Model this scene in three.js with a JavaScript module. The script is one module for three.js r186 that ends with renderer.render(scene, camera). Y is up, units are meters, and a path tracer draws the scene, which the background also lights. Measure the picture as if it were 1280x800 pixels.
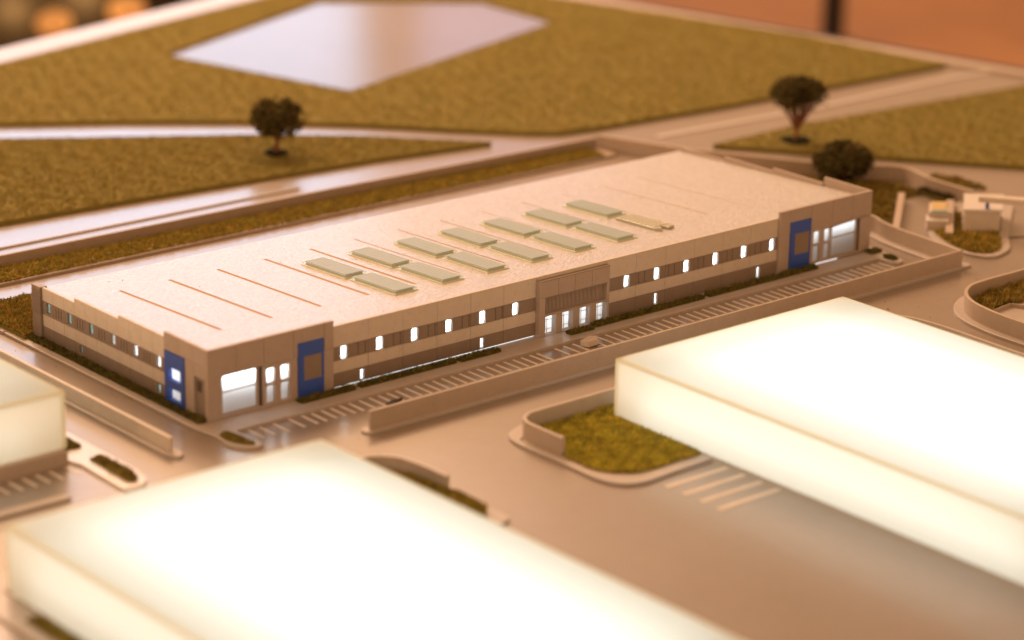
import * as THREE from 'three';
import { mergeGeometries, mergeVertices, toCreasedNormals } from 'three/addons/utils/BufferGeometryUtils.js';
import { RoundedBoxGeometry } from 'three/addons/geometries/RoundedBoxGeometry.js';
import { RectAreaLightUniformsLib } from 'three/addons/lights/RectAreaLightUniformsLib.js';

// ---------------------------------------------------------------- camera, light, exposure
// Lengths below are written in centimetres of the scale model; U turns them into metres.
const U = 0.01;
const scene = new THREE.Scene();
const camera = new THREE.PerspectiveCamera(13.572, 1.6, 0.05, 60);
camera.position.set(-145.074 * U, 98.848 * U, 216.365 * U);
camera.rotation.set(-0.324556, -0.710126, 0.018683, 'YXZ');
camera.focus = 3.06;
camera.userData.fStop = 2.4;
scene.add(camera);

const renderer = new THREE.WebGLRenderer({ antialias: true });
renderer.toneMapping = THREE.LinearToneMapping;
renderer.toneMappingExposure = 1.3;
renderer.shadowMap.enabled = true;
RectAreaLightUniformsLib.init();

scene.background = new THREE.Color().setRGB(0.52, 0.265, 0.122);      // warm dim hall all round the model
const WARM = new THREE.Color().setRGB(1, 0.59, 0.335), COOL = new THREE.Color().setRGB(0.55, 0.74, 1), BOX_LED = new THREE.Color().setRGB(0.86, 0.98, 1), LED = new THREE.Color().setRGB(0.93, 0.98, 1);

function areaLight(color, intensity, w, h, at, to, parent = scene) {
  const l = new THREE.RectAreaLight(color, intensity, w * U, h * U);
  l.position.set(at[0] * U, at[1] * U, at[2] * U);
  parent.add(l);
  l.lookAt(to[0] * U, to[1] * U, to[2] * U);
  return l;
}
const KEY = { at: [120, 235, -265], to: [55, 0, -10], w: 250, h: 120, i: 12.2 };
const WIN = { at: [324, 165, -640], to: [40, 40, -40], w: 300, h: 210, i: 2.3 };
const WIN2 = { at: [495, 126, -535], to: [140, 30, -125], w: 66, h: 40, i: 1.7 };
areaLight(WARM, KEY.i, KEY.w, KEY.h, KEY.at, KEY.to);
const SIDE = { at: [-450, 95, 10], to: [0, 0, -10], w: 240, h: 120, i: 4.4 };
areaLight(WARM, SIDE.i, SIDE.w, SIDE.h, SIDE.at, SIDE.to);
areaLight(COOL, WIN.i, WIN.w, WIN.h, WIN.at, WIN.to);
areaLight(new THREE.Color().setRGB(0.6, 0.62, 1), WIN2.i, WIN2.w, WIN2.h, WIN2.at, WIN2.to);

// ---------------------------------------------------------------- helpers
let seed = 12345;
const rnd = () => { seed = (seed * 1664525 + 1013904223) >>> 0; return seed / 4294967296; };
const rr = (a, b) => a + (b - a) * rnd();
const used = new Map();
function numbered(n) { const k = used.get(n) ?? 0; used.set(n, k + 1); return k ? `${n}_${String(k).padStart(3, '0')}` : n; }
const baseOf = new WeakMap();
function boxUV(g) {                                                       // uv in centimetres, from the side each face is turned to
  const p = g.attributes.position, n = g.attributes.normal, uv = new Float32Array(p.count * 2);
  for (let i = 0; i < p.count; i++) {
    const ax = Math.abs(n.getX(i)), ay = Math.abs(n.getY(i)), az = Math.abs(n.getZ(i));
    const a = ay >= ax && ay >= az ? [p.getX(i), p.getZ(i)] : ax >= az ? [p.getZ(i), p.getY(i)] : [p.getX(i), p.getY(i)];
    uv[2 * i] = a[0]; uv[2 * i + 1] = a[1];
  }
  g.setAttribute('uv', new THREE.BufferAttribute(uv, 2));
}
function flat(g) {
  let f = g.index ? g.toNonIndexed() : g;
  for (const k of Object.keys(f.attributes)) if (!['position', 'normal'].includes(k)) f.deleteAttribute(k);
  if (!f.attributes.normal) f.computeVertexNormals();
  return f;
}
function obj(name, geos, mat, parent = scene) {
  const g = mergeGeometries((Array.isArray(geos) ? geos : [geos]).map(flat));
  boxUV(g);
  const b = baseOf.get(parent) ?? [0, 0, 0];
  g.translate(-b[0], -b[1], -b[2]);
  g.scale(U, U, U);
  const m = new THREE.Mesh(g, mat);
  m.name = parent === scene ? numbered(name) : name;
  m.castShadow = m.receiveShadow = true;
  if (parent === scene) {                                                 // put the origin at the thing's base
    g.computeBoundingBox(); const c = g.boundingBox;
    const o = [(c.min.x + c.max.x) / 2, c.min.y, (c.min.z + c.max.z) / 2];
    g.translate(-o[0], -o[1], -o[2]); m.position.set(...o); baseOf.set(m, o.map((x) => x / U));
  } else baseOf.set(m, b);
  parent.add(m);
  return m;
}
function tag(o, label, category, group, kind) { o.userData.label = label; if (category) o.userData.category = category; if (group) o.userData.group = group; if (kind) o.userData.kind = kind; return o; }
function thing(name, at, label, category, group, kind) {
  const o = new THREE.Group(); o.name = numbered(name);
  o.position.set(at[0] * U, at[1] * U, at[2] * U); baseOf.set(o, at); scene.add(o);
  return tag(o, label, category, group, kind);
}
const bx = (x0, x1, y0, y1, z0, z1) => new THREE.BoxGeometry(x1 - x0, y1 - y0, z1 - z0).translate((x0 + x1) / 2, (y0 + y1) / 2, (z0 + z1) / 2);
const rbx = (x0, x1, y0, y1, z0, z1, r = 0.08) => new RoundedBoxGeometry(x1 - x0, y1 - y0, z1 - z0, 2, r).translate((x0 + x1) / 2, (y0 + y1) / 2, (z0 + z1) / 2);
function polyShape(pts, Kind = THREE.Shape) { const s = new Kind(); pts.forEach(([x, z], i) => (i ? s.lineTo(x, -z) : s.moveTo(x, -z))); s.closePath(); return s; }
function slab(pts, y0, y1, bev = 0.06, holes = []) {                       // a plate with the outline pts ([x, z]) between two heights
  const s = polyShape(pts);
  for (const h of holes) s.holes.push(polyShape(h, THREE.Path));
  const b = Math.min(bev, (y1 - y0) * 0.45);
  const g = new THREE.ExtrudeGeometry(s, { depth: Math.max(1e-4, y1 - y0 - b), bevelEnabled: b > 0, bevelThickness: b, bevelSize: b, bevelOffset: -b, bevelSegments: 2, curveSegments: 8 });
  g.rotateX(-Math.PI / 2);
  g.translate(0, y0, 0);
  return g;
}
function curve(pts, n = 6, closed = false) {                               // a smoothed path through pts
  const c = new THREE.CatmullRomCurve3(pts.map(([x, z]) => new THREE.Vector3(x, 0, z)), closed, 'centripetal');
  return c.getPoints(n * pts.length).slice(0, closed ? -1 : undefined).map((p) => [p.x, p.z]);
}
function fillet(pts, r, n = 7) {                                           // a closed outline with each corner rounded
  const out = [];
  pts.forEach((p, i) => {
    const R = p[2] ?? r, a = pts[(i + pts.length - 1) % pts.length], b = pts[(i + 1) % pts.length];
    const la = Math.hypot(a[0] - p[0], a[1] - p[1]), lb = Math.hypot(b[0] - p[0], b[1] - p[1]), d = Math.min(R, la * 0.48, lb * 0.48);
    if (d < 0.02) { out.push([p[0], p[1]]); return; }
    const A = [p[0] + (a[0] - p[0]) * d / la, p[1] + (a[1] - p[1]) * d / la], B = [p[0] + (b[0] - p[0]) * d / lb, p[1] + (b[1] - p[1]) * d / lb];
    for (let k = 0; k <= n; k++) { const t = k / n, u = 1 - t; out.push([u * u * A[0] + 2 * u * t * p[0] + t * t * B[0], u * u * A[1] + 2 * u * t * p[1] + t * t * B[1]]); }
  });
  return out;
}
function ribbonOutline(path, w, capped = false) {
  const L = [], R = [];
  path.forEach((p, i) => {
    const a = path[Math.max(0, i - 1)], b = path[Math.min(path.length - 1, i + 1)], l = Math.hypot(b[0] - a[0], b[1] - a[1]) || 1, n = [-(b[1] - a[1]) / l, (b[0] - a[0]) / l];
    L.push([p[0] + n[0] * w / 2, p[1] + n[1] * w / 2]); R.push([p[0] - n[0] * w / 2, p[1] - n[1] * w / 2]);
  });
  const cap = (c, from, to) => { if (!capped) return []; const o = []; let a0 = Math.atan2(from[1] - c[1], from[0] - c[0]), a1 = a0 - Math.PI; for (let k = 1; k < 8; k++) { const a = a0 + (a1 - a0) * k / 8; o.push([c[0] + Math.cos(a) * w / 2, c[1] + Math.sin(a) * w / 2]); } return o; };
  const e = path[path.length - 1];
  return [...L, ...cap(e, L[L.length - 1], R[R.length - 1]), ...R.reverse(), ...cap(path[0], R[R.length - 1], L[0])];
}
const wallAlong = (path, w, y0, y1, bev = 0.06) => slab(ribbonOutline(path, w), y0, y1, bev);
function rrect(x0, x1, y0, y1, r, Kind = THREE.Path) {
  const s = new Kind();
  if (r <= 0) { s.moveTo(x0, y0); s.lineTo(x1, y0); s.lineTo(x1, y1); s.lineTo(x0, y1); s.closePath(); return s; }
  s.moveTo(x0 + r, y0); s.lineTo(x1 - r, y0); s.quadraticCurveTo(x1, y0, x1, y0 + r); s.lineTo(x1, y1 - r); s.quadraticCurveTo(x1, y1, x1 - r, y1);
  s.lineTo(x0 + r, y1); s.quadraticCurveTo(x0, y1, x0, y1 - r); s.lineTo(x0, y0 + r); s.quadraticCurveTo(x0, y0, x0 + r, y0);
  return s;
}
// a flat wall piece with openings; side 'front' faces +z at z = face, side 'left' faces -x at x = face (u runs along z there)
function piece(side, u0, u1, v0, v1, face, th, holes = [], gap = 0.03) {
  const s = rrect(u0 + gap / 2, u1 - gap / 2, v0 + 0.002, v1 - 0.002, 0, THREE.Shape);
  for (const h of holes) s.holes.push(rrect(h[0], h[1], h[2], h[3], h[4] ?? 0.12));
  const g = new THREE.ExtrudeGeometry(s, { depth: th - 0.045, bevelEnabled: true, bevelThickness: 0.045, bevelSize: 0.035, bevelOffset: -0.035, bevelSegments: 1, curveSegments: 5 });
  if (side === 'front') return g.translate(0, 0, face - th);
  if (side === 'right') return g.rotateY(Math.PI / 2).scale(1, 1, -1).translate(face - th, 0, 0) && flipWinding(g);
  return g.rotateY(-Math.PI / 2).translate(face + th, 0, 0);
}
function flipWinding(g) { const f = g.index ? g.toNonIndexed() : g; const p = f.attributes.position, n = f.attributes.normal; for (let i = 0; i < p.count; i += 3) for (const a of [p, n]) { const t = [a.getX(i), a.getY(i), a.getZ(i)]; a.setXYZ(i, a.getX(i + 1), a.getY(i + 1), a.getZ(i + 1)); a.setXYZ(i + 1, ...t); } return f; }
const quad = (side, u0, u1, v0, v1, face) => { const g = new THREE.PlaneGeometry(u1 - u0, v1 - v0); if (side === 'front') return g.translate((u0 + u1) / 2, (v0 + v1) / 2, face); return g.rotateY(-Math.PI / 2).translate(face, (v0 + v1) / 2, (u0 + u1) / 2); };

// ---------------------------------------------------------------- textures and materials
function noiseGrid(n, cells, s) {                                           // tiling value noise
  const r = new Float32Array(cells * cells); let q = s; for (let i = 0; i < r.length; i++) { q = (q * 1664525 + 1013904223) >>> 0; r[i] = q / 4294967296; }
  const o = new Float32Array(n * n);
  for (let y = 0; y < n; y++) for (let x = 0; x < n; x++) {
    const fx = x / n * cells, fy = y / n * cells, x0 = Math.floor(fx), y0 = Math.floor(fy); let tx = fx - x0, ty = fy - y0; tx = tx * tx * (3 - 2 * tx); ty = ty * ty * (3 - 2 * ty);
    const a = r[(y0 % cells) * cells + x0 % cells], b = r[(y0 % cells) * cells + (x0 + 1) % cells], c = r[((y0 + 1) % cells) * cells + x0 % cells], d = r[((y0 + 1) % cells) * cells + (x0 + 1) % cells];
    o[y * n + x] = (a * (1 - tx) + b * tx) * (1 - ty) + (c * (1 - tx) + d * tx) * ty;
  }
  return o;
}
function fbm(n, list, s) { const o = new Float32Array(n * n); let t = 0; list.forEach(([c, w], i) => { const g = noiseGrid(n, c, s + i * 977); t += w; for (let k = 0; k < o.length; k++) o[k] += g[k] * w; }); for (let k = 0; k < o.length; k++) o[k] /= t; return o; }
function tex(n, fn, size, srgb = false) {                                    // size: centimetres covered by one repeat
  const d = new Uint8Array(n * n * 4);
  for (let i = 0; i < n * n; i++) { const c = fn(i, i % n, Math.floor(i / n)); for (let k = 0; k < 3; k++) d[4 * i + k] = Math.max(0, Math.min(255, Math.round(255 * (Array.isArray(c) ? c[k] : c)))); d[4 * i + 3] = 255; }
  const t = new THREE.DataTexture(d, n, n); t.wrapS = t.wrapT = THREE.RepeatWrapping; t.magFilter = THREE.LinearFilter; t.minFilter = THREE.LinearFilter;
  t.repeat.set(1 / size, 1 / size); if (srgb) t.colorSpace = THREE.SRGBColorSpace; t.needsUpdate = true; return t;
}
const again = (t, size) => { const c = t.clone(); c.repeat.set(1 / size, 1 / size); c.needsUpdate = true; return c; };
const nBroad = fbm(512, [[5, 1], [11, 0.7], [29, 0.4], [90, 0.25]], 11), nFine = fbm(512, [[64, 1], [128, 1], [256, 0.8]], 23), nMid = fbm(512, [[16, 1], [40, 0.8], [128, 0.6]], 37);
const blotch = tex(512, (i) => { const v = 0.88 + 0.14 * nBroad[i] + 0.06 * (nFine[i] - 0.5); const w = (nMid[i] - 0.5) * 0.03; return [v + w, v, v - w]; }, 43, false);
const blotchRough = tex(512, (i) => { const v = 0.62 + 0.3 * nBroad[i] + 0.12 * (nFine[i] - 0.5); return [v, v, v]; }, 67);
const grain = tex(512, (i) => nFine[i], 22);
const speck = tex(512, (i) => { const v = 0.9 + 0.12 * (nMid[i] - 0.5) + (nFine[i] > 0.72 ? -0.12 : 0); return [v, v, v]; }, 17);
const roofBump = tex(512, (i, x, y) => 0.3 * (0.5 + 0.5 * Math.sin(x / 512 * Math.PI * 2 * 64)) + 0.25 * (0.5 + 0.5 * Math.sin(y / 512 * Math.PI * 2 * 64)) + 0.6 * nFine[i], 24);
const roofTex = tex(512, (i, x, y) => { const v = 0.88 + 0.42 * (nFine[i] - 0.5) + 0.05 * (nBroad[i] - 0.5) + 0.03 * Math.sin(x / 512 * Math.PI * 2 * 64); return [v, v, v]; }, 24);
const grassTex = tex(512, (i) => { const v = 0.62 + 0.5 * nFine[i] + 0.22 * (nMid[i] - 0.5), w = nMid[i] - 0.5; return [v * (1 + 0.25 * w), v, v * (1 - 0.3 * w)]; }, 21);
const floorTex = tex(512, (i) => { const v = 0.7 + 0.5 * nBroad[i]; return [v, v * 0.97, v * 0.93]; }, 160);
const ribTex = tex(256, (i, x, y) => { const v = 0.82 + 0.18 * Math.sin(x / 256 * Math.PI * 2 * 8); return [v, v, v]; }, 3.2);

const std = (r, g, b, rough, extra = {}) => new THREE.MeshStandardMaterial({ color: new THREE.Color().setRGB(r, g, b), roughness: rough, ...extra });
const phy = (r, g, b, rough, extra = {}) => new THREE.MeshPhysicalMaterial({ color: new THREE.Color().setRGB(r, g, b), roughness: rough, ...extra });
const M = {
  road: phy(0.29, 0.245, 0.205, 0.5, { map: blotch, roughnessMap: blotchRough, bumpMap: grain, bumpScale: 0.00008, clearcoat: 0.6, clearcoatRoughness: 0.2 }),
  pave: phy(0.52, 0.475, 0.435, 0.55, { map: again(speck, 19), bumpMap: grain, bumpScale: 0.0001, clearcoat: 0.4, clearcoatRoughness: 0.25 }),
  lowwall: phy(0.54, 0.455, 0.375, 0.45, { map: again(speck, 23), bumpMap: grain, bumpScale: 0.00007 }),
  rear: phy(0.44, 0.36, 0.29, 0.4, { map: again(speck, 23) }),
  faded: std(0.74, 0.68, 0.6, 0.6, { map: speck }),
  line: std(0.86, 0.82, 0.76, 0.6, { map: speck }),
  light: phy(0.72, 0.66, 0.58, 0.5, { map: speck, bumpMap: grain, bumpScale: 0.00005 }),
  dark: phy(0.31, 0.25, 0.205, 0.5, { map: speck, bumpMap: grain, bumpScale: 0.00005 }),
  pav: phy(0.5, 0.425, 0.365, 0.5, { map: speck, bumpMap: grain, bumpScale: 0.00005 }),
  slit: std(0.1, 0.075, 0.06, 0.7),
  blue: phy(0.025, 0.095, 0.52, 0.42, { clearcoat: 0.3, clearcoatRoughness: 0.3 }),
  tan: std(0.3, 0.24, 0.19, 0.6, { map: speck }),
  roof: phy(0.67, 0.665, 0.65, 0.3, { map: roofTex, bumpMap: roofBump, bumpScale: 0.0018, clearcoat: 0.5, clearcoatRoughness: 0.25 }),
  slot: std(0.5, 0.34, 0.17, 0.8),
  window: phy(0.95, 0.98, 1, 1, { transmission: 0.75, thickness: 0, side: THREE.DoubleSide }),
  acrylic: phy(0.9, 0.95, 0.9, 1, { transmission: 0.95, thickness: 0, side: THREE.DoubleSide, specularIntensity: 0.12 }),
  skin: phy(0.31, 0.42, 0.4, 0.45, { map: ribTex, bumpMap: ribTex, bumpScale: 0.0008 }),
  clear: phy(0.9, 0.97, 0.92, 0.25, { transmission: 0.85, thickness: 0, ior: 1.49, specularIntensity: 0.5 }),
  turf: std(0.28, 0.23, 0.045, 0.95, { map: grassTex, bumpMap: again(grassTex, 21), bumpScale: 0.0022 }),
  turfDark: std(0.16, 0.14, 0.03, 0.95, { map: grassTex, bumpMap: again(grassTex, 21), bumpScale: 0.0022 }),
  blade: std(1, 1, 1, 0.9),
  white: phy(0.8, 0.78, 0.76, 0.3, { map: again(speck, 31), clearcoat: 0.4, clearcoatRoughness: 0.2 }),
  rim: phy(0.6, 0.57, 0.56, 0.4, { map: again(speck, 31) }),
  edge: std(0.02, 0.025, 0.05, 0.4),
  plaza: phy(0.27, 0.24, 0.22, 0.19, { map: again(blotch, 60), specularIntensity: 0.28 }),
  floor: phy(0.6, 0.27, 0.1, 0.5, { map: floorTex }),
  black: std(0.012, 0.01, 0.009, 0.5),
  glowLamp: std(0.3, 0.2, 0.1, 0.6, { emissive: new THREE.Color().setRGB(1, 0.36, 0.08), emissiveIntensity: 0.45 }),
  ceilingGlow: std(0.3, 0.3, 0.3, 0.6, { emissive: WARM.clone(), emissiveIntensity: 0.4 }),
  coolGlow: std(0.3, 0.3, 0.3, 0.6, { emissive: COOL.clone(), emissiveIntensity: 0.4 }),
  ledGlow: std(0.5, 0.5, 0.5, 0.6, { emissive: LED.clone(), emissiveIntensity: 0.95 }),
  bark: std(0.22, 0.09, 0.05, 0.9),
  footing: phy(0.02, 0.02, 0.008, 1, { specularIntensity: 0.1 }),
  leaf: phy(0.1, 0.085, 0.03, 0.9, { specularIntensity: 0.15 }),
  shard: phy(0.5, 0.54, 0.46, 0.12, { clearcoat: 1, clearcoatRoughness: 0.08 }),
  core: phy(0.5, 0.57, 0.5, 0.5),
  edgeGlass: phy(0.8, 0.84, 0.76, 0.2),
  windowTeal: phy(0.5, 0.85, 0.85, 1, { transmission: 0.75, thickness: 0, side: THREE.DoubleSide }),
  teal: phy(0.35, 0.5, 0.5, 0.15, {}),
  yellow: phy(0.62, 0.47, 0.22, 0.4, {}),
};

// ---------------------------------------------------------------- the room far behind, and the lamps over the model
const roomFloor = obj('floor', slab([[-700, -1100], [1500, -1100], [1500, 700], [-700, 700]], -84, -80, 0), M.floor);
roomFloor.userData.kind = 'structure';
{
  const t = thing('ceiling_lamp', [KEY.at[0], KEY.at[1], KEY.at[2]], 'large warm ceiling light panel hanging above the model board', 'lamp');
  const g = obj('lamp_panel', bx(-KEY.w / 2, KEY.w / 2, -KEY.h / 2, KEY.h / 2, -6, -1).lookAt(new THREE.Vector3(KEY.to[0] - KEY.at[0], KEY.to[1] - KEY.at[1], KEY.to[2] - KEY.at[2])).translate(...KEY.at), M.ceilingGlow, t);
  const t4 = thing('wall_lamp', SIDE.at, 'broad warm light panel at the left of the model board', 'lamp');
  obj('lamp_panel', bx(-SIDE.w / 2, SIDE.w / 2, -SIDE.h / 2, SIDE.h / 2, -6, -1).lookAt(new THREE.Vector3(SIDE.to[0] - SIDE.at[0], SIDE.to[1] - SIDE.at[1], SIDE.to[2] - SIDE.at[2])).translate(...SIDE.at), M.ceilingGlow, t4);
  const t3 = thing('bright_window', WIN2.at, 'narrow bluish daylit window right of the tall pale one', 'window');
  obj('window_light', bx(-WIN2.w / 2, WIN2.w / 2, -WIN2.h / 2, WIN2.h / 2, -6, -1).lookAt(new THREE.Vector3(WIN2.to[0] - WIN2.at[0], WIN2.to[1] - WIN2.at[1], WIN2.to[2] - WIN2.at[2])).translate(...WIN2.at), M.coolGlow, t3);
  const t2 = thing('bright_window', [WIN.at[0], WIN.at[1], WIN.at[2]], 'tall pale daylit window far behind the model board', 'window');
  obj('window_light', bx(-WIN.w / 2, WIN.w / 2, -WIN.h / 2, WIN.h / 2, -6, -1).lookAt(new THREE.Vector3(WIN.to[0] - WIN.at[0], WIN.to[1] - WIN.at[1], WIN.to[2] - WIN.at[2])).translate(...WIN.at), M.coolGlow, t2);
}

// ---------------------------------------------------------------- the model board
const PLATE = [[-130, 140], [238, 140], [191, -50], [158, -176], [-130, -97]];
const ground = obj('ground', slab(PLATE, -1.4, -0.35, 0.05), M.road);
tag(ground, 'glossy tan painted model board carrying all roads and yards', null, null, 'structure');
{
  const t = thing('display_table', [40, -80, -20], 'display table under the model board with a pale raised rim', 'table');
  obj('table_body', slab([[-128, 138], [234, 138], [188, -50], [156, -174], [-128, -95]], -79.98, -1.42, 0.2), M.black, t);
  const rimL = [[-130, -98], [158, -177.6], [163, -186], [-130, -106]];
  obj('rim', slab(rimL, -1.4, 0.5, 0.1), M.rim, t);
  const rimR = [[158.2, -177], [191.1, -50.2], [238.2, 140], [240.5, 140], [193.6, -50.5], [164, -186]];
  obj('rim', slab(rimR, -1.4, 0.25, 0.1), M.lowwall, t);
  obj('rim_edge', slab([[164.1, -186], [193.8, -50.6], [240.7, 140], [243, 140], [196, -51], [166.5, -187]], -1.6, 0.05, 0.05), M.edge, t);
}

// ---------------------------------------------------------------- kerbs and pavements
function paved(name, outline, y1, label, mat = M.pave, holes = [], y0 = -0.349) {
  const m = obj(name, slab(outline, y0, y1, 0.07, holes), mat);
  return tag(m, label, null, null, 'structure');
}
const main = [[-1.9, 0.2], [-1.4, 3.6], [-1.75, 6.1], [-0.9, 7.8], [0.3, 8.5, 0.4], [1.1, 8.3, 0.3], [1.15, 3.4, 0.05], [98.6, 2.9, 0.3], [98.4, 4.6], [99.2, 5.9], [100.5, 5.4], [101.0, 3], [101.4, 0], [101.5, -37, 0.5], [-1.9, -38, 0.3]];
paved('pavement', fillet(main, 0.8), 0, 'pale pavement kerbed round the long factory model');
paved('pavement', fillet([[-1.9, -38.1], [-1.9, -48, 0.3], [7.6, -47.8, 0.3], [7.4, -38.1]], 0.1), 0.02, 'pale kerb round the grass block behind the factory');
paved('pavement', [[-130, -53.4], [106, -53.4], [106.5, -60.8], [-130, -60.8]], 0.05, 'raised strip behind the factory under the long wall', M.rear);
paved('kerb', [[-130, -66.6], [60, -66.6], [60, -67.1], [-130, -67.1]], -0.1, 'thin kerb line along the upper road');
paved('kerb', ribbonOutline([[118, -57.9], [150.2, -56.2], [181, -56.8], [191, -56]], 1.6), -0.2, 'low median along the road on the right');

// ---------------------------------------------------------------- lawns
function inside(p, poly) { let r = false; for (let i = 0, j = poly.length - 1; i < poly.length; j = i++) { const a = poly[i], b = poly[j]; if ((a[1] > p[1]) !== (b[1] > p[1]) && p[0] < (b[0] - a[0]) * (p[1] - a[1]) / (b[1] - a[1]) + a[0]) r = !r; } return r; }
function tuftGeo(h, w) {
  const g = new THREE.BufferGeometry(), v = [];
  for (let k = 0; k < 3; k++) { const a = k * 2.1 + 0.4 * k, c = Math.cos(a), s = Math.sin(a); v.push(-s * w, 0, c * w, s * w, 0, -c * w, c * w * 1.6 * (k - 0.7), h * (0.7 + 0.2 * k), s * w * 1.3); }
  g.setAttribute('position', new THREE.BufferAttribute(new Float32Array(v), 3)); g.computeVertexNormals(); return g;
}
function lawn(name, poly, y0, y1, label, o = {}) {
  const { per = 14, h = 0.32, w = 0.1, col = [0.2, 0.165, 0.026], mat = M.turf, hole, group } = o;
  let cx = 0, cz = 0; for (const p of poly) { cx += p[0] / poly.length; cz += p[1] / poly.length; }
  const t = thing(name, [cx, y0, cz], label, o.category ?? 'grass', group, o.category ? undefined : 'stuff');
  const body = obj(o.category ? 'hedge_bed' : 'turf', slab(poly, y0, y1, 0.04, hole ? [hole] : []), mat, t); if (!o.category) body.userData.kind = 'stuff';
  const xs = poly.map((p) => p[0]), zs = poly.map((p) => p[1]), X0 = Math.max(Math.min(...xs), o.clip ?? -60), X1 = Math.max(...xs), Z0 = Math.min(...zs), Z1 = Math.max(...zs);
  const spots = [], n = Math.round((X1 - X0) * (Z1 - Z0) * per);
  for (let i = 0; i < n; i++) { const p = [rr(X0, X1), rr(Z0, Z1)]; if (inside(p, poly) && !(hole && inside(p, hole))) spots.push(p); }
  const im = new THREE.InstancedMesh(tuftGeo(h * U, w * U), M.blade, spots.length), m4 = new THREE.Matrix4(), q = new THREE.Quaternion(), e = new THREE.Euler(), c = new THREE.Color();
  spots.forEach((p, i) => {
    const s = rr(0.55, 1.25), lump = Math.sin(p[0] * 1.7 + 2 * Math.sin(p[1] * 1.1)) * Math.sin(p[1] * 1.9 + p[0] * 0.3);
    e.set(rr(-0.7, 0.7), rr(0, 6.3), rr(-0.7, 0.7)); q.setFromEuler(e);
    m4.compose(new THREE.Vector3((p[0] - cx) * U, (y1 - 0.03 - y0 + (o.mound ?? 0) * rnd()) * U, (p[1] - cz) * U), q, new THREE.Vector3(s, s * (1 + 0.3 * lump), s));
    im.setMatrixAt(i, m4);
    const b = (o.even ? rr(0.9, 1.06) * (1 + 0.02 * lump) : rr(0.5, 1.3) * (1 + 0.18 * lump)), warm = rnd() < 0.05 && !o.even ? 1.6 : rr(0.92, 1.08);
    im.setColorAt(i, c.setRGB(col[0] * b * warm, col[1] * b, col[2] * b * rr(0.6, 1.5)));
  });
  im.name = o.category ? 'foliage' : 'grass_blades'; im.userData.kind = 'stuff'; im.castShadow = im.receiveShadow = true; t.add(im);
  return t;
}
const PLAZA = [[88.2, -142], [97.4, -104.7], [156, -123.9], [156.4, -144.5], [133.4, -161.5]];
const FIELD = [0.3, 0.245, 0.048];
lawn('lawn', [[8, -135], [20, -131], [44.5, -118.7], [59.2, -109.6], [73.2, -99.3], [86.1, -87.4], [94.7, -77.6], [103, -69], [106.8, -66.4], [112, -65.5], [136.3, -63.6], [186, -61.9], [182.7, -91.5], [170, -136], [157, -174], [122.8, -167.8], [63, -151]].map(([x, z]) => [x + 0.4, z - 0.5]), -0.34, 0.32, 'broad olive grass field round the pale plaza at the far side', { per: 20, h: 0.13, w: 0.1, col: FIELD, hole: PLAZA, even: 1 });
lawn('lawn', [[-60, -73.5], [19, -74.7], [37.5, -73.7], [54.6, -72.3], [76, -70.6], [94.8, -67.9], [81, -82.6], [68.4, -92.5], [52.2, -102.8], [40, -110.8], [20, -122], [-20, -140], [-60, -152]].map(([x, z]) => [x + 0.5, z - 0.6]), -0.34, 0.3, 'pointed olive grass field with the dark round tree', { per: 34, h: 0.14, w: 0.085, col: FIELD, even: 1 });
lawn('lawn', [[119.6, -47.9], [138, -48.6], [186, -44.4], [196, -20], [196, 12], [166, 11], [146.5, -13.4]].map(([x, z]) => [x + 0.4, z - 0.5]), -0.34, 0.32, 'olive grass field beside the vase-shaped tree on the right', { per: 20, h: 0.13, w: 0.1, col: FIELD, even: 1 });
lawn('lawn', [[-60, -53.75], [104, -53.75], [104.5, -58.9], [-60, -58.9]], 0, 0.18, 'long olive grass strip at the foot of the rear wall', { per: 34, h: 0.26, w: 0.11, col: [0.4, 0.33, 0.06] });
lawn('lawn', [[-1.3, -34.4], [-1.3, -46.9], [6.9, -46.7], [6.9, -35]], 0, 0.35, 'small speckled grass block behind the left rear corner of the factory', { per: 90, h: 0.34, w: 0.1, col: [0.4, 0.32, 0.07], mat: M.turf, mound: 0.2 });
// planting along the walls of the factory
const HC = [0.18, 0.17, 0.036];
const hedge = (x0, x1, z0, z1, label) => lawn('hedge', fillet([[x0, z0], [x1, z0], [x1, z1], [x0, z1]], 0.15, 3), -0.05, 0.08, label, { per: 120, h: 0.28, w: 0.09, col: HC, mat: M.turfDark, mound: 0.2, category: 'hedge', group: 'low hedges along the factory walls' });
hedge(10.9, 18.2, 0.3, 1.35, 'dark low hedge below the front left blue panel');
hedge(18.9, 32.1, 0.25, 1.25, 'longest dark low hedge left of the front entrance');
hedge(32.6, 38.3, 0.3, 1.4, 'short dark hedge ending before the lit gap left of the entrance');
hedge(48.2, 51.9, 0.9, 1.9, 'short hedge at the foot of the entrance doors');
hedge(52.3, 69.9, 0.45, 1.5, 'long dark low hedge just right of the entrance');
hedge(70.6, 89.3, 0.35, 1.45, 'dark low hedge running to the far right blue panel');
hedge(99.0, 100.9, 0.2, 1.4, 'tiny hedge at the front right corner of the factory');
hedge(99.2, 100.2, 3.0, 4.7, 'tiny hedge in the rounded kerb end at far right');
hedge(-0.95, 0.15, -34.2, -17.2, 'dark hedge below the rear half of the left wall');
hedge(-0.95, 0.1, -17, -0.3, 'dark hedge below the left blue panel and side door');
lawn('lawn', fillet([[-1.05, 3.4], [0.15, 3.3], [0.3, 5.2], [0.45, 8.0, 0.2], [-0.6, 7.2], [-1.25, 5.2]], 0.5), -0.05, 0.12, 'small leaf-shaped grass bed at the near corner of the factory', { per: 80, h: 0.24, w: 0.09, col: [0.34, 0.29, 0.06], mat: M.turfDark });

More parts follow.
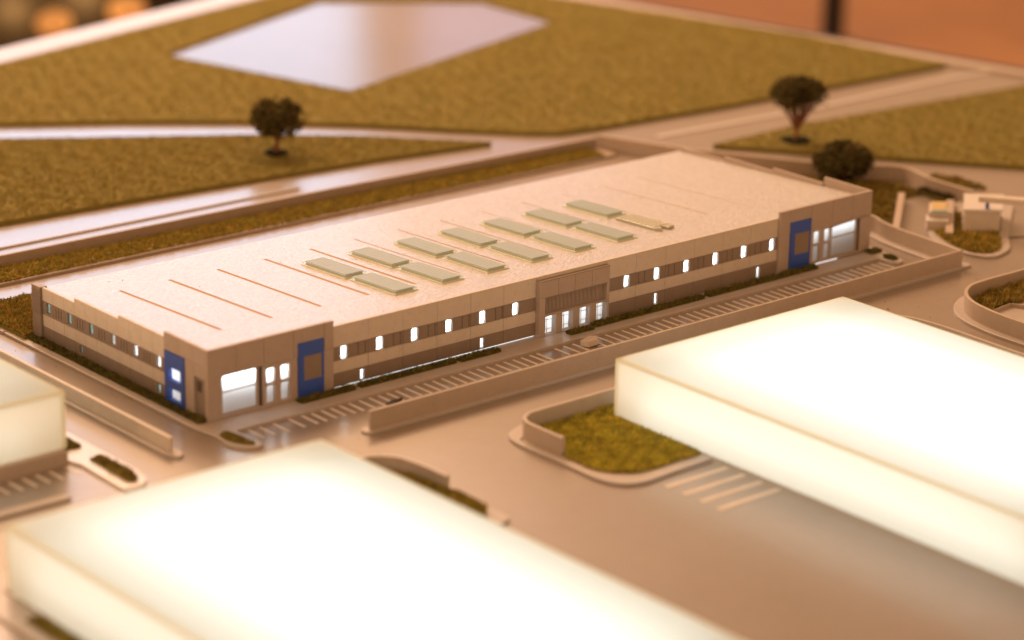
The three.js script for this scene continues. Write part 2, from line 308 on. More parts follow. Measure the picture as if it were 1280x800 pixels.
// ---------------------------------------------------------------- the factory
{
  const F = thing('factory_building', [50, 0, -17], 'long low white factory model with lit windows, blue panels and rooftop skylights', 'building');
  const B = [0.0, 1.7, 3.1, 4.68];
  const panel = (side, u0, u1, v0, v1, face, mat, holes, th = 0.34) => obj('wall_panel', piece(side, u0, u1, v0, v1, face, th, holes), mat, F);
  const pane = (side, h, face, d) => obj('window', quad(side, h[0] - 0.05, h[1] + 0.05, h[2] - 0.05, h[3] + 0.05, side === 'front' ? face - d : face + d), M.window, F);
  const slits = [];
  // front, between the corner blocks and the entrance
  const Z = -0.32, runs = [[16.2, 44.72, 17.3, 7], [55.42, 83.6, 58.25, 7]];
  const low = [[19.9, 20.45], [36.65, 37.2], [63.2, 63.75], [80.2, 80.75]];
  for (const [x0, x1, w0] of runs) {
    const n = 6, step = (x1 - x0) / n;
    for (let i = 0; i < n; i++) {
      const a = x0 + i * step, b = a + step, wx = w0 + 4.8 * i;
      const win = [wx, wx + 0.86, 3.14, 4.78, 0.2];
      const top = 7.0, g0 = x0 < 40 ? 0.16 : 0;
      // the window reaches a little above the dark band: both pieces are notched by the same opening
      const up = [[wx, wx + 0.86, 4.68, 4.8, 0]].filter((h) => h[0] > a && h[1] < b);
      const band = new THREE.Shape();
      panel('front', a, b, 4.68, top, Z, M.light, []);
      panel('front', a, b, 3.1, 4.68, Z, M.dark, [[wx, wx + 0.86, 3.16, 4.62, 0.2]].filter((h) => h[0] > a && h[1] < b));
      panel('front', a, b, 1.7, 3.1, Z, M.light, []);
      const lh = low.filter((h) => h[0] > a && h[1] < b).map((h) => [h[0], h[1], 0.12 + g0, 1.45, 0.08]);
      panel('front', a, b, g0, 1.7, Z, M.dark, lh);
      for (const h of lh) pane('front', h, Z, 0.3);
      pane('front', [wx, wx + 0.86, 3.16, 4.62], Z, 0.3);
      const sx = wx + 2.25;
      if (i < n - 1 || x0 > 40) for (const d of [0, 0.95]) if (sx + d < x1 - 0.2) slits.push(bx(sx + d, sx + d + 0.07, 3.35, 4.5, Z - 0.05, Z + 0.02), bx(sx + d - 0.06, sx + d + 0.13, 4.46, 4.54, Z - 0.05, Z + 0.025), bx(sx + d - 0.06, sx + d + 0.13, 3.3, 3.38, Z - 0.05, Z + 0.025));
    }
  }
  // corner blocks, front faces
  const block = (mir) => {
    const top = 7.85, s = mir ? 'R' : 'L';
    const X = mir ? { x0: 83.6, x1: 100, b0: 85.4, b1: 89, w1: [89.65, 90.8], w2: [91.55, 92.65], big: [93.05, 97.6], rec: [92.95, 98.2], sq: [86.2, 88.75] } : { x0: 0, x1: 16.12, b0: 11.4, b1: 14.75, big: [1.97, 6.33], rec: [1.85, 7.02], w1: [7.4, 8.48], w2: [9.24, 10.36], sq: [12.15, 14.45] };
    const joints = mir ? [X.x0, 85.3, 89.1, 92.9, 96.4, X.x1] : [X.x0, 3.6, 7.1, 10.9, 14.9, X.x1];
    for (let i = 0; i < joints.length - 1; i++) panel('front', joints[i], joints[i + 1], 4.78, top, 0, M.pav, [], 0.4);
    const ws = [...[X.w1, X.w2].flatMap((w) => [[w[0], w[1], 0.42, 2.38, 0.2], [w[0], w[1], 2.66, 4.28, 0.2]])];
    const holes = [[X.rec[0], X.rec[1], 0.3, 4.74, 0.02], ...ws];
    const mid = mir ? [[X.x0, X.b0], [X.b1, X.x1]] : [[X.x0, X.b0], [X.b1, X.x1]];
    for (const [a, b] of mid) panel('front', a, b, mir ? 0.12 : 0, 4.78, 0, M.pav, holes.filter((h) => h[0] > a && h[1] < b), 0.4);
    panel('front', X.b0, X.b1, 0, 4.78, -0.08, M.pav, [], 0.3);
    for (const h of ws) pane('front', h, 0, 0.34);
    // big shop window set back in its frame
    const fr = mir ? 97.62 : 6.36;
    obj('window_frame', piece('front', X.rec[0] - 0.1, X.rec[1] + 0.02, 0.28, 4.8, -0.42, 0.12, [[X.big[0], X.big[1], 0.42, 2.66, 0.12], [X.big[0], X.big[1], 2.84, 4.5, 0.16]]), M.pav, F);
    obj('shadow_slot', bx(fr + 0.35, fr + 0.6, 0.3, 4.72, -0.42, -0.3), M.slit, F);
    pane('front', [X.big[0], X.big[1], 2.8, 4.55], 0, 0.56); pane('front', [X.big[0], X.big[1], 0.38, 2.72], 0, 0.565);
    const blue = obj('blue_panel', piece('front', X.b0, X.b1, -0.02, 6.26, 0.16, 0.2, [[X.sq[0], X.sq[1], 2.0, 4.7, 0.02]]), M.blue, F); blue.userData.label = 'dark blue panel with a brown square';
    obj('brown_inset', bx(X.sq[0] - 0.03, X.sq[1] + 0.03, 1.96, 4.74, -0.03, 0.09), M.tan, F);
  };
  block(false); block(true);
  // entrance block standing proud of the front
  {
    const z = 0.3, x0 = 44.78, x1 = 55.4, cols = [45.72, 48.28, 50.92, 53.5], wd = 1.58;
    obj('entrance_side', bx(x0 + 0.001, x0 + 0.25, 0, 6.6, -0.9, z - 0.02), M.pav, F); obj('entrance_side', bx(x1 - 0.25, x1 - 0.001, 0, 6.6, -0.9, z - 0.02), M.pav, F);
    panel('front', x0, x1, 6.6, 7.0, Z, M.light, []);
    obj('entrance_lintel', rbx(x0 - 0.02, x1 + 0.02, 6.54, 6.64, -0.5, z + 0.03, 0.04), M.dark, F);
    const js = [x0, 47.6, 50.1, 52.7, x1];
    for (let i = 0; i < 4; i++) panel('front', js[i], js[i + 1], 4.62, 6.55, z - 0.03, M.pav, []);
    obj('louvre_surround', piece('front', x0, x1, 2.44, 4.62, z, 0.4, [[45.64, 55.0, 2.54, 4.56, 0.01]]), M.pav, F);
    obj('louvre_back', bx(x0 + 0.3, x1 - 0.3, 2.4, 4.66, -0.55, -0.35), M.tan, F);
    const fins = []; for (let k = 0; k < 46; k++) { const x = 45.7 + k * (9.2 / 45); fins.push(bx(x, x + 0.1, 2.5, 4.6, -0.36, -0.12)); }
    const fm = obj('louvre_fins', fins, M.pav, F); fm.userData.kind = 'stuff';
    obj('door_surround', piece('front', x0, x1, 0, 2.44, z, 0.8, cols.map((c) => [c, c + wd, 0.06, 2.32, 0.02])), M.pav, F);
    for (const c of cols) {
      const d = obj('door', quad('front', c - 0.05, c + wd + 0.05, 0.05, 2.4, -0.53), M.window, F);
      obj('door_frame', [bx(c + 0.02, c + 0.1, 0.08, 2.3, -0.5, -0.42), bx(c + 0.78, c + 0.86, 0.08, 2.3, -0.5, -0.42), bx(c + 0.1, c + 1.5, 1.58, 1.66, -0.5, -0.42), bx(c + 0.1, c + 1.5, 0.5, 0.56, -0.5, -0.42)], M.white, d);
    }
  }
  // left face: corner block, then the stepped wall behind it
  {
    const th = 0.36;
    for (const [a, b] of [[-8, -5.4], [-5.4, -2.6], [-2.6, -0.4]]) panel('left', a, b, 5.9, 7.85, 0, M.pav, [], th);
    panel('left', -8, -7.85, 0, 5.9, 0, M.pav, [], th); panel('left', -4.15, -2.5, 0, 5.9, 0, M.pav, [], th); panel('left', -2.5, -0.4, 4.5, 5.9, 0, M.pav, [], th); panel('left', -0.56, -0.4, 0, 4.5, 0, M.pav, [], th);
    obj('blue_panel', piece('left', -7.85, -4.15, -0.02, 5.86, -0.12, 0.5, [[-7.1, -4.9, 2.85, 4.2, 0.14], [-7.1, -4.9, 0.68, 1.9, 0.1]]), M.blue, F).userData.label = 'blue panel with two square lit windows on the left face';
    pane('left', [-7.1, -4.9, 2.8, 4.25], 0, 0.4); pane('left', [-7.1, -4.9, 0.6, 1.95], 0, 0.41);
    const d = obj('side_door', bx(0.3, 0.42, 0.02, 4.5, -2.45, -0.55), M.dark, F);
    obj('door_window', bx(0.24, 0.31, 2.85, 4.0, -2.3, -1.5), M.slit, d); obj('door_leaf', bx(0.25, 0.3, 0.05, 4.3, -1.3, -0.65), M.tan, d);
    const E = [-34]; for (let j = 1; j < 11; j++) E.push(-32.7 + 2.215 * j); E.push(-8);
    const wz = [0, 1, 2, 3, 4, 5].map((i) => -31.6 + 4.43 * i), lowz = [-24.93, -9.5];
    for (let k = 0; k < E.length - 1; k++) {
      const p = E[k], q = E[k + 1], top = q < -25.9 ? 6.2 : q < -17 ? 6.7 : 7.12;
      panel('left', p, q, B[3], top, 0.25, M.light, [], 0.3);
      panel('left', p, q, B[2], B[3], 0.25, M.dark, wz.map((z) => [z - 0.4, z + 0.4, 3.42, 4.6, 0.06]).filter((h) => h[0] > p && h[1] < q), 0.3);
      panel('left', p, q, B[1], B[2], 0.25, M.light, [], 0.3);
      panel('left', p, q, B[0], B[1], 0.25, M.dark, lowz.map((z) => [z - 0.3, z + 0.3, 0.6, 1.48, 0.04]).filter((h) => h[0] > p && h[1] < q), 0.3);
      if (k % 2) for (const dz of [-0.55, 0, 0.55]) slits.push(bx(0.225, 0.3, 3.4, 4.5, (p + q) / 2 + dz - 0.05, (p + q) / 2 + dz + 0.05));
    }
    for (const z of wz) pane('left', [z - 0.4, z + 0.4, 3.42, 4.6], 0.25, 0.27).material = z < -20 ? M.windowTeal : M.window;
    for (const z of lowz) pane('left', [z - 0.3, z + 0.3, 0.6, 1.48], 0.25, 0.27).material = M.windowTeal;
    const ribs = []; for (let k = 0; k < 11; k++) ribs.push(bx(-0.12, 0.1, 3.1 + k * 0.26, 3.1 + k * 0.26 + 0.12, -34.5, -32.7));
    obj('corner_pilaster', [rbx(-0.05, 0.9, 0, 6.25, -34.55, -32.75, 0.05), ...ribs], M.dark, F);
  }
  obj('slit_trim', slits, M.slit, F).userData.kind = 'stuff';
  // right face and parapets, rear wall
  obj('end_wall', [rbx(99.62, 99.98, 0, 7.85, -8, -0.42, 0.03), rbx(99.4, 99.72, 0, 7.12, -16.85, -8.01, 0.03), rbx(99.4, 99.72, 0, 6.7, -25.7, -16.86, 0.03), rbx(99.4, 99.72, 0, 6.2, -34, -25.71, 0.03)], M.pav, F);
  obj('back_wall', bx(0.6, 99.4, 0, 5.66, -34.3, -34.0), M.pav, F);
  // pitched roof with sawn slots and the sheet below that shows through them
  const roofY = (z) => 6.98 + 0.0385 * z;
  const shear = (g) => { const p = g.attributes.position; for (let i = 0; i < p.count; i++) p.setY(i, p.getY(i) + roofY(p.getZ(i))); g.computeVertexNormals(); return g; };
  const slots = []; for (let k = 0; k < 13; k++) { const x = 6.9 + 6.53 * k; const w = k < 5 ? 0.23 : k < 8 ? 0.12 : 0.07; slots.push([[x - w, -27.3], [x + w, -27.3], [x + w, -7.5], [x - w, -7.5]]); }
  const outline = [[0.5, -34.2], [99.5, -34.2], [99.5, -8], [99.63, -8], [99.63, -0.2], [83.6, -0.2], [83.6, -0.34], [16.12, -0.34], [16.12, -0.2], [0.34, -0.2], [0.34, -8], [0.5, -8]];
  const roofShape = (o, h) => { const s = polyShape(o); for (const k of h) s.holes.push(polyShape(k, THREE.Path)); const g = new THREE.ExtrudeGeometry(s, { depth: 0.12, bevelEnabled: false }).rotateX(-Math.PI / 2).translate(0, -0.12, 0); return shear(g); };
  obj('roof', roofShape(outline, slots), M.roof, F);
  obj('roof_underlay', roofShape([[0.7, -33.9], [99.3, -33.9], [99.3, -0.9], [0.7, -0.9]], []).translate(0, -0.035, 0), M.slot, F);
  // copings: the thin pale edge over the front and the corner blocks
  const cop = [];
  obj('coping', rbx(16.2, 83.55, 6.93, 7.06, -0.66, -0.3, 0.03), M.light, F);
  // lit gaps at the foot of the walls
  obj('led_strip', [bx(18.8, 44.7, 0.0, 0.12, -0.75, -0.6)], M.ledGlow, F);
  obj('led_strip', [bx(88.9, 94.2, 0.004, 0.1, -0.22, -0.12)], M.ledGlow, F);
  // lamps inside
  const bar = (x0, x1, y, z, i, h = 1) => { obj('led_bar', bx(x0, x1, y - 0.3, y + 0.3, z - 0.5, z - 0.1), M.white, F); areaLight(LED, i, x1 - x0, h, [(x0 + x1) / 2, y, z], [(x0 + x1) / 2, y - 0.05, z + 10]); };
  bar(2, 11, 4.1, -1.5, 10); bar(17, 44, 4.2, -4, 34); bar(45, 55.2, 2.0, -2.4, 3.2, 1.2); bar(57, 83.4, 4.2, -4, 30); bar(89, 98.5, 4.1, -1.6, 2.6);
  obj('led_bar', bx(3.4, 3.8, 3.6, 4.2, -14, -4), M.white, F); areaLight(LED, 9, 12, 1, [3.3, 3.9, -10.5], [-5, 3.8, -10.5]); areaLight(LED, 1.6, 17, 1, [3.3, 3.9, -25.5], [-5, 3.8, -25.5]);
}

// skylights: acrylic slabs on the roof
{
  const roofY = (z) => 6.98 + 0.0385 * z;
  const make = (label, broken) => {
    const t = thing('skylight', [0, 0, 0], label, 'skylight', broken ? undefined : 'acrylic skylights in two rows on the roof');
    const sl = (g) => { const p = g.attributes.position; for (let i = 0; i < p.count; i++) p.setY(i, p.getY(i) + 0.0385 * p.getZ(i)); g.computeVertexNormals(); return g; };
    if (!broken) {
      obj('rooflight_slab', sl(rbx(-1.55, 1.55, 0.03, 0.4, -4, 4, 0.05)), M.clear, t);
      obj('ribbed_sheet', sl(bx(-1.32, 1.32, 0.36, 0.43, -3.8, 3.8)), M.skin, t); obj('slab_edge', sl(slab([[-1.64, -4.1], [1.64, -4.1], [1.64, 4.1], [-1.64, 4.1]], 0.0, 0.1, 0.03)), M.edgeGlass, t); obj('slab_core', sl(bx(-1.25, 1.25, 0.02, 0.3, -3.7, 3.7)), M.core, t);
    } else {
      obj('rooflight_slab', sl(slab([[-1.5, -3.6], [1.3, -3.6], [1.5, 1.2], [0.9, 2.2], [1.4, 3.6], [0.2, 3.9], [0.0, 2.6], [-0.8, 3.9], [-1.4, 3.2]], 0.02, 0.36, 0.04)), M.shard, t);
      const g = []; for (let k = 0; k < 9; k++) g.push(bx(-1.3, 1.2, 0.37, 0.42, -3.3 + k * 0.7, -3.05 + k * 0.7)); obj('glue_ridge', g.map(sl), M.edgeGlass, t);
    }
    return t;
  };
  const ord = ['nearest', 'second', 'third', 'fourth', 'fifth', 'sixth', 'farthest'];
  const proto = make('', false);
  let first = true;
  for (let r = 0; r < 2; r++) for (let k = 0; k < 7; k++) {
    const broken = r === 1 && k === 6;
    const t = broken ? make('clear yellowish skylight slab with a broken jagged end, farthest of the front row', true) : first ? proto : proto.clone();
    if (!broken && !first) { t.name = numbered('skylight'); scene.add(t); }
    first = false;
    const z = r ? -9.5 : -18.4, x = 29.9 + 6.64 * k + (r ? 0.25 : 0);
    t.position.set(x * U, roofY(z) * U, z * U); t.rotation.y = rr(-0.015, 0.015);
    if (!broken) t.userData.label = `grey green acrylic skylight, ${ord[k]} in the ${r ? 'front row near the roof edge' : 'rear row of the roof'}`;
  }
}

// ---------------------------------------------------------------- parking in front of the factory
{
  const xs = [2.6, 4.0, 5.7, 7.75, 9.4, 10.6, 11.9, 13.1, 14.3, 15.5, 16.85, 18.2, 19.4, 20.6, 21.8, 23.1, 24.4, 25.6, 26.85, 28.1, 29.35, 30.6, 31.85, 33.1, 34.4, 35.7, 36.95, 38.2, 39.4, 40.7, 41.7, 44.4, 45.7, 47.05];
  for (let x = 49.6; x < 98.6; x += 1.27) xs.push(x);
  xs.forEach((x, i) => {
    const z1 = 6.15 + rr(-0.12, 0.12), a = rr(-0.06, 0.06);
    obj('parking_line', slab([[x - 0.15, 3.42 + rr(-0.05, 0.1)], [x + 0.15, 3.42], [x + 0.15 + a, z1], [x - 0.15 + a, z1]], -0.346, -0.29, 0.012), M.line, ground);
  });
}
const chip = (name, at, pts, h, mat, label, cat) => { const g = new THREE.ExtrudeGeometry(polyShape(pts), { depth: h, bevelEnabled: true, bevelSize: 0.08, bevelThickness: 0.1, bevelSegments: 1 }).rotateX(-Math.PI / 2); g.rotateZ(0.12).rotateX(-0.1).translate(...at); return tag(obj(name, g, mat), label, cat); };
chip('loose_block', [48.4, -0.2, 5.0], [[-0.9, -0.5], [0.5, -0.75], [1.0, 0.1], [0.4, 0.75], [-0.7, 0.5]], 0.6, M.light, 'small tan wedge lying askew on the parking lines near the entrance', 'loose block');
chip('dark_flake', [19.3, -0.3, 6.2], [[-0.9, -0.15], [0.2, -0.4], [1.2, 0.0], [0.3, 0.2], [-0.5, 0.3]], 0.1, M.black, 'small dark flake in the parking bays behind the wall end', 'flake');

// ---------------------------------------------------------------- boundary walls
function wallThing(path, w, y0, y1, label, base, mat = M.lowwall) {
  const t = thing('boundary_wall', [path[0][0], -0.35, path[0][1]], label, 'wall');
  obj('wall_body', wallAlong(path, w, y0, y1), mat, t);
  if (base) obj('footing', slab(base, -0.348, 0.0, 0.1), M.pave, t);
  return t;
}
wallThing([[12.1, 11.45], [104.5, 11.15]], 0.34, -0.02, 2.0, 'long straight low wall in front of the parking row', fillet([[11.3, 10.6, 0.8], [105.9, 10.3, 0.3], [105.9, 11.8, 0.4], [11.3, 12.25, 0.8]], 0.8));
wallThing(curve([[104.3, 11.1], [104.8, 6], [105.3, 0], [105.9, -3], [106.9, -5.6], [106.9, -9]], 4), 0.4, -0.02, 2.0, 'low wall running back from the right end of the long wall', ribbonOutline(curve([[103.9, 10.1], [104.3, 6], [104.9, 0], [105.5, -3], [106.5, -5.6], [106.5, -9]], 4), 1.8));
wallThing([[-7.35, -70], [-7.35, 4.3]], 0.4, -0.02, 1.5, 'low wall between the left road and the glowing block', fillet([[-8.15, -70, 0], [-8.15, 4.6], [-7.5, 6.1, 0.8], [-6.5, 5.4, 0.8], [-6.5, -70, 0]], 0.8), M.light);
wallThing([[-130, -60], [60, -59.6], [106.2, -58.4]], 0.6, 0.05, 1.4, 'long rear wall between the grass strip and the upper road', null, M.rear);
wallThing(curve([[106.3, -58], [111.2, -45.5], [115.2, -38.2], [119.4, -30.8], [123.3, -25.4], [128.6, -20.2], [127.2, -14], [126.9, -6]], 4), 0.5, -0.34, 1.85, 'bent wall running toward the little white gatehouse');

// ---------------------------------------------------------------- glowing acrylic blocks
function lightBox(x0, x1, z0, z1, h, label, group, y0 = 0.05, i = 3, side = 6) {
  const cx = (x0 + x1) / 2, cz = (z0 + z1) / 2, w = x1 - x0, d = z1 - z0, top = h;
  const t = thing('light_box', [cx, y0, cz], label, 'light box', group);
  const shell = new RoundedBoxGeometry(w, h - y0, d, 3, 0.22).translate(cx, (h + y0) / 2, cz);
  obj('acrylic_shell', shell, M.acrylic, t);
  // seam ribs where the acrylic sheets are glued along the edges
  const e = 0.6;
  const seam = phy(0.97, 0.94, 0.86, 1, { transmission: 0.9, thickness: 0, side: THREE.DoubleSide });
  obj('glued_seam', [bx(x0 + 0.05, x0 + e, h - 0.34, h - 0.06, z0 + 0.05, z1 - 0.05), bx(x0 + e, x1 - e, h - 0.34, h - 0.06, z0 + 0.05, z0 + e), bx(x1 - e, x1 - 0.05, h - 0.34, h - 0.06, z0 + 0.05, z1 - 0.05), bx(x0 + e, x1 - e, h - 0.34, h - 0.06, z1 - e, z1 - 0.05),
    bx(x0 + 0.05, x0 + e, y0 + 0.05, h - 0.35, z0 + 0.05, z0 + e), bx(x1 - e, x1 - 0.05, y0 + 0.05, h - 0.35, z0 + 0.05, z0 + e), bx(x0 + 0.05, x0 + e, y0 + 0.05, h - 0.35, z1 - e, z1 - 0.05), bx(x1 - e, x1 - 0.05, y0 + 0.05, h - 0.35, z1 - e, z1 - 0.05)], seam, t);
  const in_ = 3.2, yc = 1.5;
  obj('led_panel', bx(x0 + in_ + 0.2, x1 - in_ - 0.2, y0 + 0.1, y0 + yc - 0.1, z0 + in_ + 0.2, z1 - in_ - 0.2), M.white, t);
  areaLight(BOX_LED, i, w - 2 * in_, d - 2 * in_, [cx, y0 + yc, cz], [cx, yc + 20, cz + 0.001]);
  areaLight(BOX_LED, side, d - 2 * in_, 2.6, [x0 + in_, y0 + 1.5, cz], [x0, y0 + 2.2, cz]);
  areaLight(BOX_LED, side, d - 2 * in_, 2.6, [x1 - in_, y0 + 1.5, cz], [x1, y0 + 2.2, cz]);
  areaLight(BOX_LED, side, w - 2 * in_, 2.6, [cx, y0 + 1.5, z0 + in_], [cx, y0 + 2.2, z0]);
  areaLight(BOX_LED, side, w - 2 * in_, 2.6, [cx, y0 + 1.5, z1 - in_], [cx, y0 + 2.2, z1]);
  return t;
}
lightBox(34.5, 68.9, 24.0, 84, 6.42, 'large glowing white acrylic block on the right, beside the curved grass bed', undefined, 0.05, 1.0, 1.2);
lightBox(-37.5, -3.2, 23.9, 84, 6.45, 'large glowing white acrylic block in the near left foreground', undefined, 0.05, 0.98, 0.75);
lightBox(-50, -16.6, -46, -0.2, 7.2, 'glowing cream acrylic block cut off by the left picture edge', undefined, 1.2, 0.52, 0.62);
tag(obj('plinth', slab([[-50, -46], [-16.9, -46], [-16.9, 0.4], [-50, 0.4]], -0.34, 1.19, 0.08), M.lowwall), 'brown plinth under the cream glowing block at left', 'plinth');

// ---------------------------------------------------------------- planted islands
{
  // beside the right glowing block
  const s = [...curve([[34.4, 38.9], [28, 39.15], [24.9, 39.3], [22.9, 38.6], [21.7, 36.4], [21.7, 29.5], [21.6, 23.4], [22.5, 21.2], [25.3, 19.95], [32, 19.85], [60, 19.8], [74, 19.9], [79, 21.2], [81.6, 24.5], [82, 34], [82, 84]], 5), [69.4, 84], [69.4, 23.6], [34.4, 23.6]];
  paved('pavement', s, 0, 'kerbed island round the right glowing block', M.pave);
  wallThing([...curve([[22.95, 29.2], [22.9, 25], [23.2, 23.0], [24.6, 21.8], [26.5, 21.6]], 5), ...curve([[36, 21.6], [70, 21.6], [76.5, 21.9], [79.3, 24], [80.2, 28], [80, 40], [79.8, 70]], 6)], 0.42, -0.02, 1.95, 'curved low wall wrapping the grass bed by the right glowing block');
  lawn('lawn', fillet([[25.2, 22.0, 1.5], [36.5, 21.9, 0], [37, 23.9, 0], [34.3, 24, 0], [34.3, 37.4, 0], [25.4, 37.5, 2.5], [22.6, 34.6, 2], [22.7, 30, 0.3], [23.3, 28.8, 0.3], [23.3, 23.5, 1.5]], 0.5), -0.05, 0.14, 'rounded green grass bed at the corner of the right glowing block', { per: 120, h: 0.3, w: 0.085, col: [0.58, 0.54, 0.085], mat: M.turf, mound: 0.08 });
  tag(obj('glue_bead', new THREE.SphereGeometry(0.18, 12, 8).translate(22.55, 0.15, 23.2), M.white), 'tiny shiny white bead at the foot of the curved wall', 'bead');
  for (let k = 0; k < 4; k++) { const z = 41.1 + 2.4 * k; obj('road_line', slab([[25.9, z - 0.35], [34.3, z - 0.35], [34.3, z + 0.35], [25.9, z + 0.35]], -0.346, -0.31, 0.008), M.faded, ground); }
  // behind the near left block
  paved('pavement', fillet([[-36, 19.6, 2], [6, 19.6, 3.5], [8.4, 25, 3], [8.6, 38.4, 1.2], [5, 39, 1], [-2.9, 39, 0], [-2.9, 23.5, 0], [-39, 23.5, 0], [-39, 20, 1]], 1), 0, 'kerbed island behind the near left glowing block', M.pave);
  wallThing([[-34, 21], ...curve([[2, 21], [4.6, 21.3], [6.5, 23], [7.2, 26], [7.35, 30]], 6)], 0.45, -0.02, 1.95, 'curved low wall behind the near left glowing block');
  lawn('lawn', fillet([[-34, 21.4, 0.2], [4, 21.6, 1.5], [6.7, 25, 1], [7.05, 30, 0.2], [7.7, 30.8, 0.4], [7.5, 36.6, 1.5], [-2.8, 37, 0], [-2.8, 23.8, 0], [-34, 23.8, 0]], 0.3), -0.05, 0.6, 'grass bed hidden behind the edge of the near left glowing block', { per: 70, h: 0.35, w: 0.11, col: [0.4, 0.33, 0.06], mat: M.turf, clip: -6 });
  // left of the near left block
  paved('pavement', fillet([[-40.6, 23.3, 1.2], [-39, 22.6, 0.5], [-37.6, 23.7, 0], [-37.6, 70, 0], [-41, 70, 0]], 0.5), -0.02, 'kerb strip along the left foot of the near glowing block', M.pave);
  lawn('lawn', [[-39.2, 30], [-37.7, 30], [-37.7, 60], [-39.2, 60]], -0.05, 0.1, 'thin grass strip at the left foot of the near glowing block', { per: 40, h: 0.3, w: 0.13, col: [0.34, 0.3, 0.06], mat: M.turf });
  // right edge: planter with a curved wall
  paved('pavement', [...curve([[125, 19], [110, 19], [98.5, 19.05], [95.3, 19.4], [92, 20.9], [88.9, 24.1], [87.3, 29.6], [87, 37], [86.8, 70]], 5), [125, 70]], 0, 'rounded kerb under the curved planter at the right edge', M.pave);
  wallThing([...curve([[124, 21], [104, 21.05], [97.2, 21], [94.2, 21.35], [91.6, 22.9], [89.8, 25.4], [88.8, 29], [88.3, 35], [88, 60]], 6)], 0.42, -0.02, 2.05, 'tall curved planter wall at the right edge of the picture');
  lawn('lawn', fillet([[96.5, 21.5, 1], [118, 21.5, 0], [118, 25.6, 0], [101.4, 25.2, 0.5], [97.3, 26.4, 0.2], [96.6, 25.2, 0.2], [93.6, 25.6, 0.2], [90.6, 25.8, 0.5], [92.3, 23.2, 1.5]], 0.3), -0.05, 0.25, 'speckled olive hedge inside the curved planter at right', { per: 80, h: 0.55, w: 0.13, col: [0.36, 0.29, 0.06], mat: M.turfDark, mound: 0.35 });
  tag(obj('inner_kerb', wallAlong([[90.3, 26.2], [93.5, 25.9], [96.6, 25.6], [97.1, 26.9], [103, 26.4], [118, 26]], 0.25, -0.02, 0.45), M.lowwall), 'thin bent kerb inside the curved planter at right', 'kerb');
  // by the cream block at left
  paved('pavement', fillet([[-12.6, -46, 0], [-12.6, 6, 0.5], [-13.1, 8.9, 1.2], [-14.6, 10.1, 1.2], [-16.4, 9.8, 0.4], [-16.2, 1.6, 0.1], [-16.6, 0.45, 0], [-16.7, -46, 0]], 0.5), -0.02, 'pale kerbed island beside the cream glowing block', M.white);
  lawn('lawn', fillet([[-15.4, -12], [-13.9, -12], [-13.8, -2, 0.3], [-15.5, -2.4, 0.3]], 0.2), -0.06, 0.12, 'small dark grass bed touching the cream glowing block', { per: 60, h: 0.35, w: 0.1, col: [0.3, 0.25, 0.06], mat: M.turfDark });
  lawn('lawn', fillet([[-14.95, 0.9], [-13.6, 1.3], [-13.4, 6.9], [-14.2, 8.9], [-15.2, 8.6]], 0.5), -0.06, 0.12, 'narrow dark grass bed in the pale island at left', { per: 60, h: 0.35, w: 0.1, col: [0.3, 0.25, 0.06], mat: M.turfDark });
  for (const x of [-25.4, -23.85, -22.3, -20.8, -19.3, -17.45]) { obj('parking_line', slab([[x - 0.16, 0.75], [x + 0.16, 0.75], [x + 0.16, 3.4], [x - 0.16, 3.4]], -0.346, -0.31, 0.008), M.line, ground); }
  paved('pavement', fillet([[-60, 7.0, 0], [-21.5, 7.3, 0.5], [-21.3, 8.5, 0.6], [-60, 8.2, 0]], 0.4), 0.0, 'pale kerb strip below the parking lines at left', M.pave);
}

// ---------------------------------------------------------------- plaza on the far field
tag(obj('plaza', slab(PLAZA, -0.3, -0.05, 0.04), M.plaza), 'shiny pale plaza sheet set into the far grass field', null, null, 'structure');

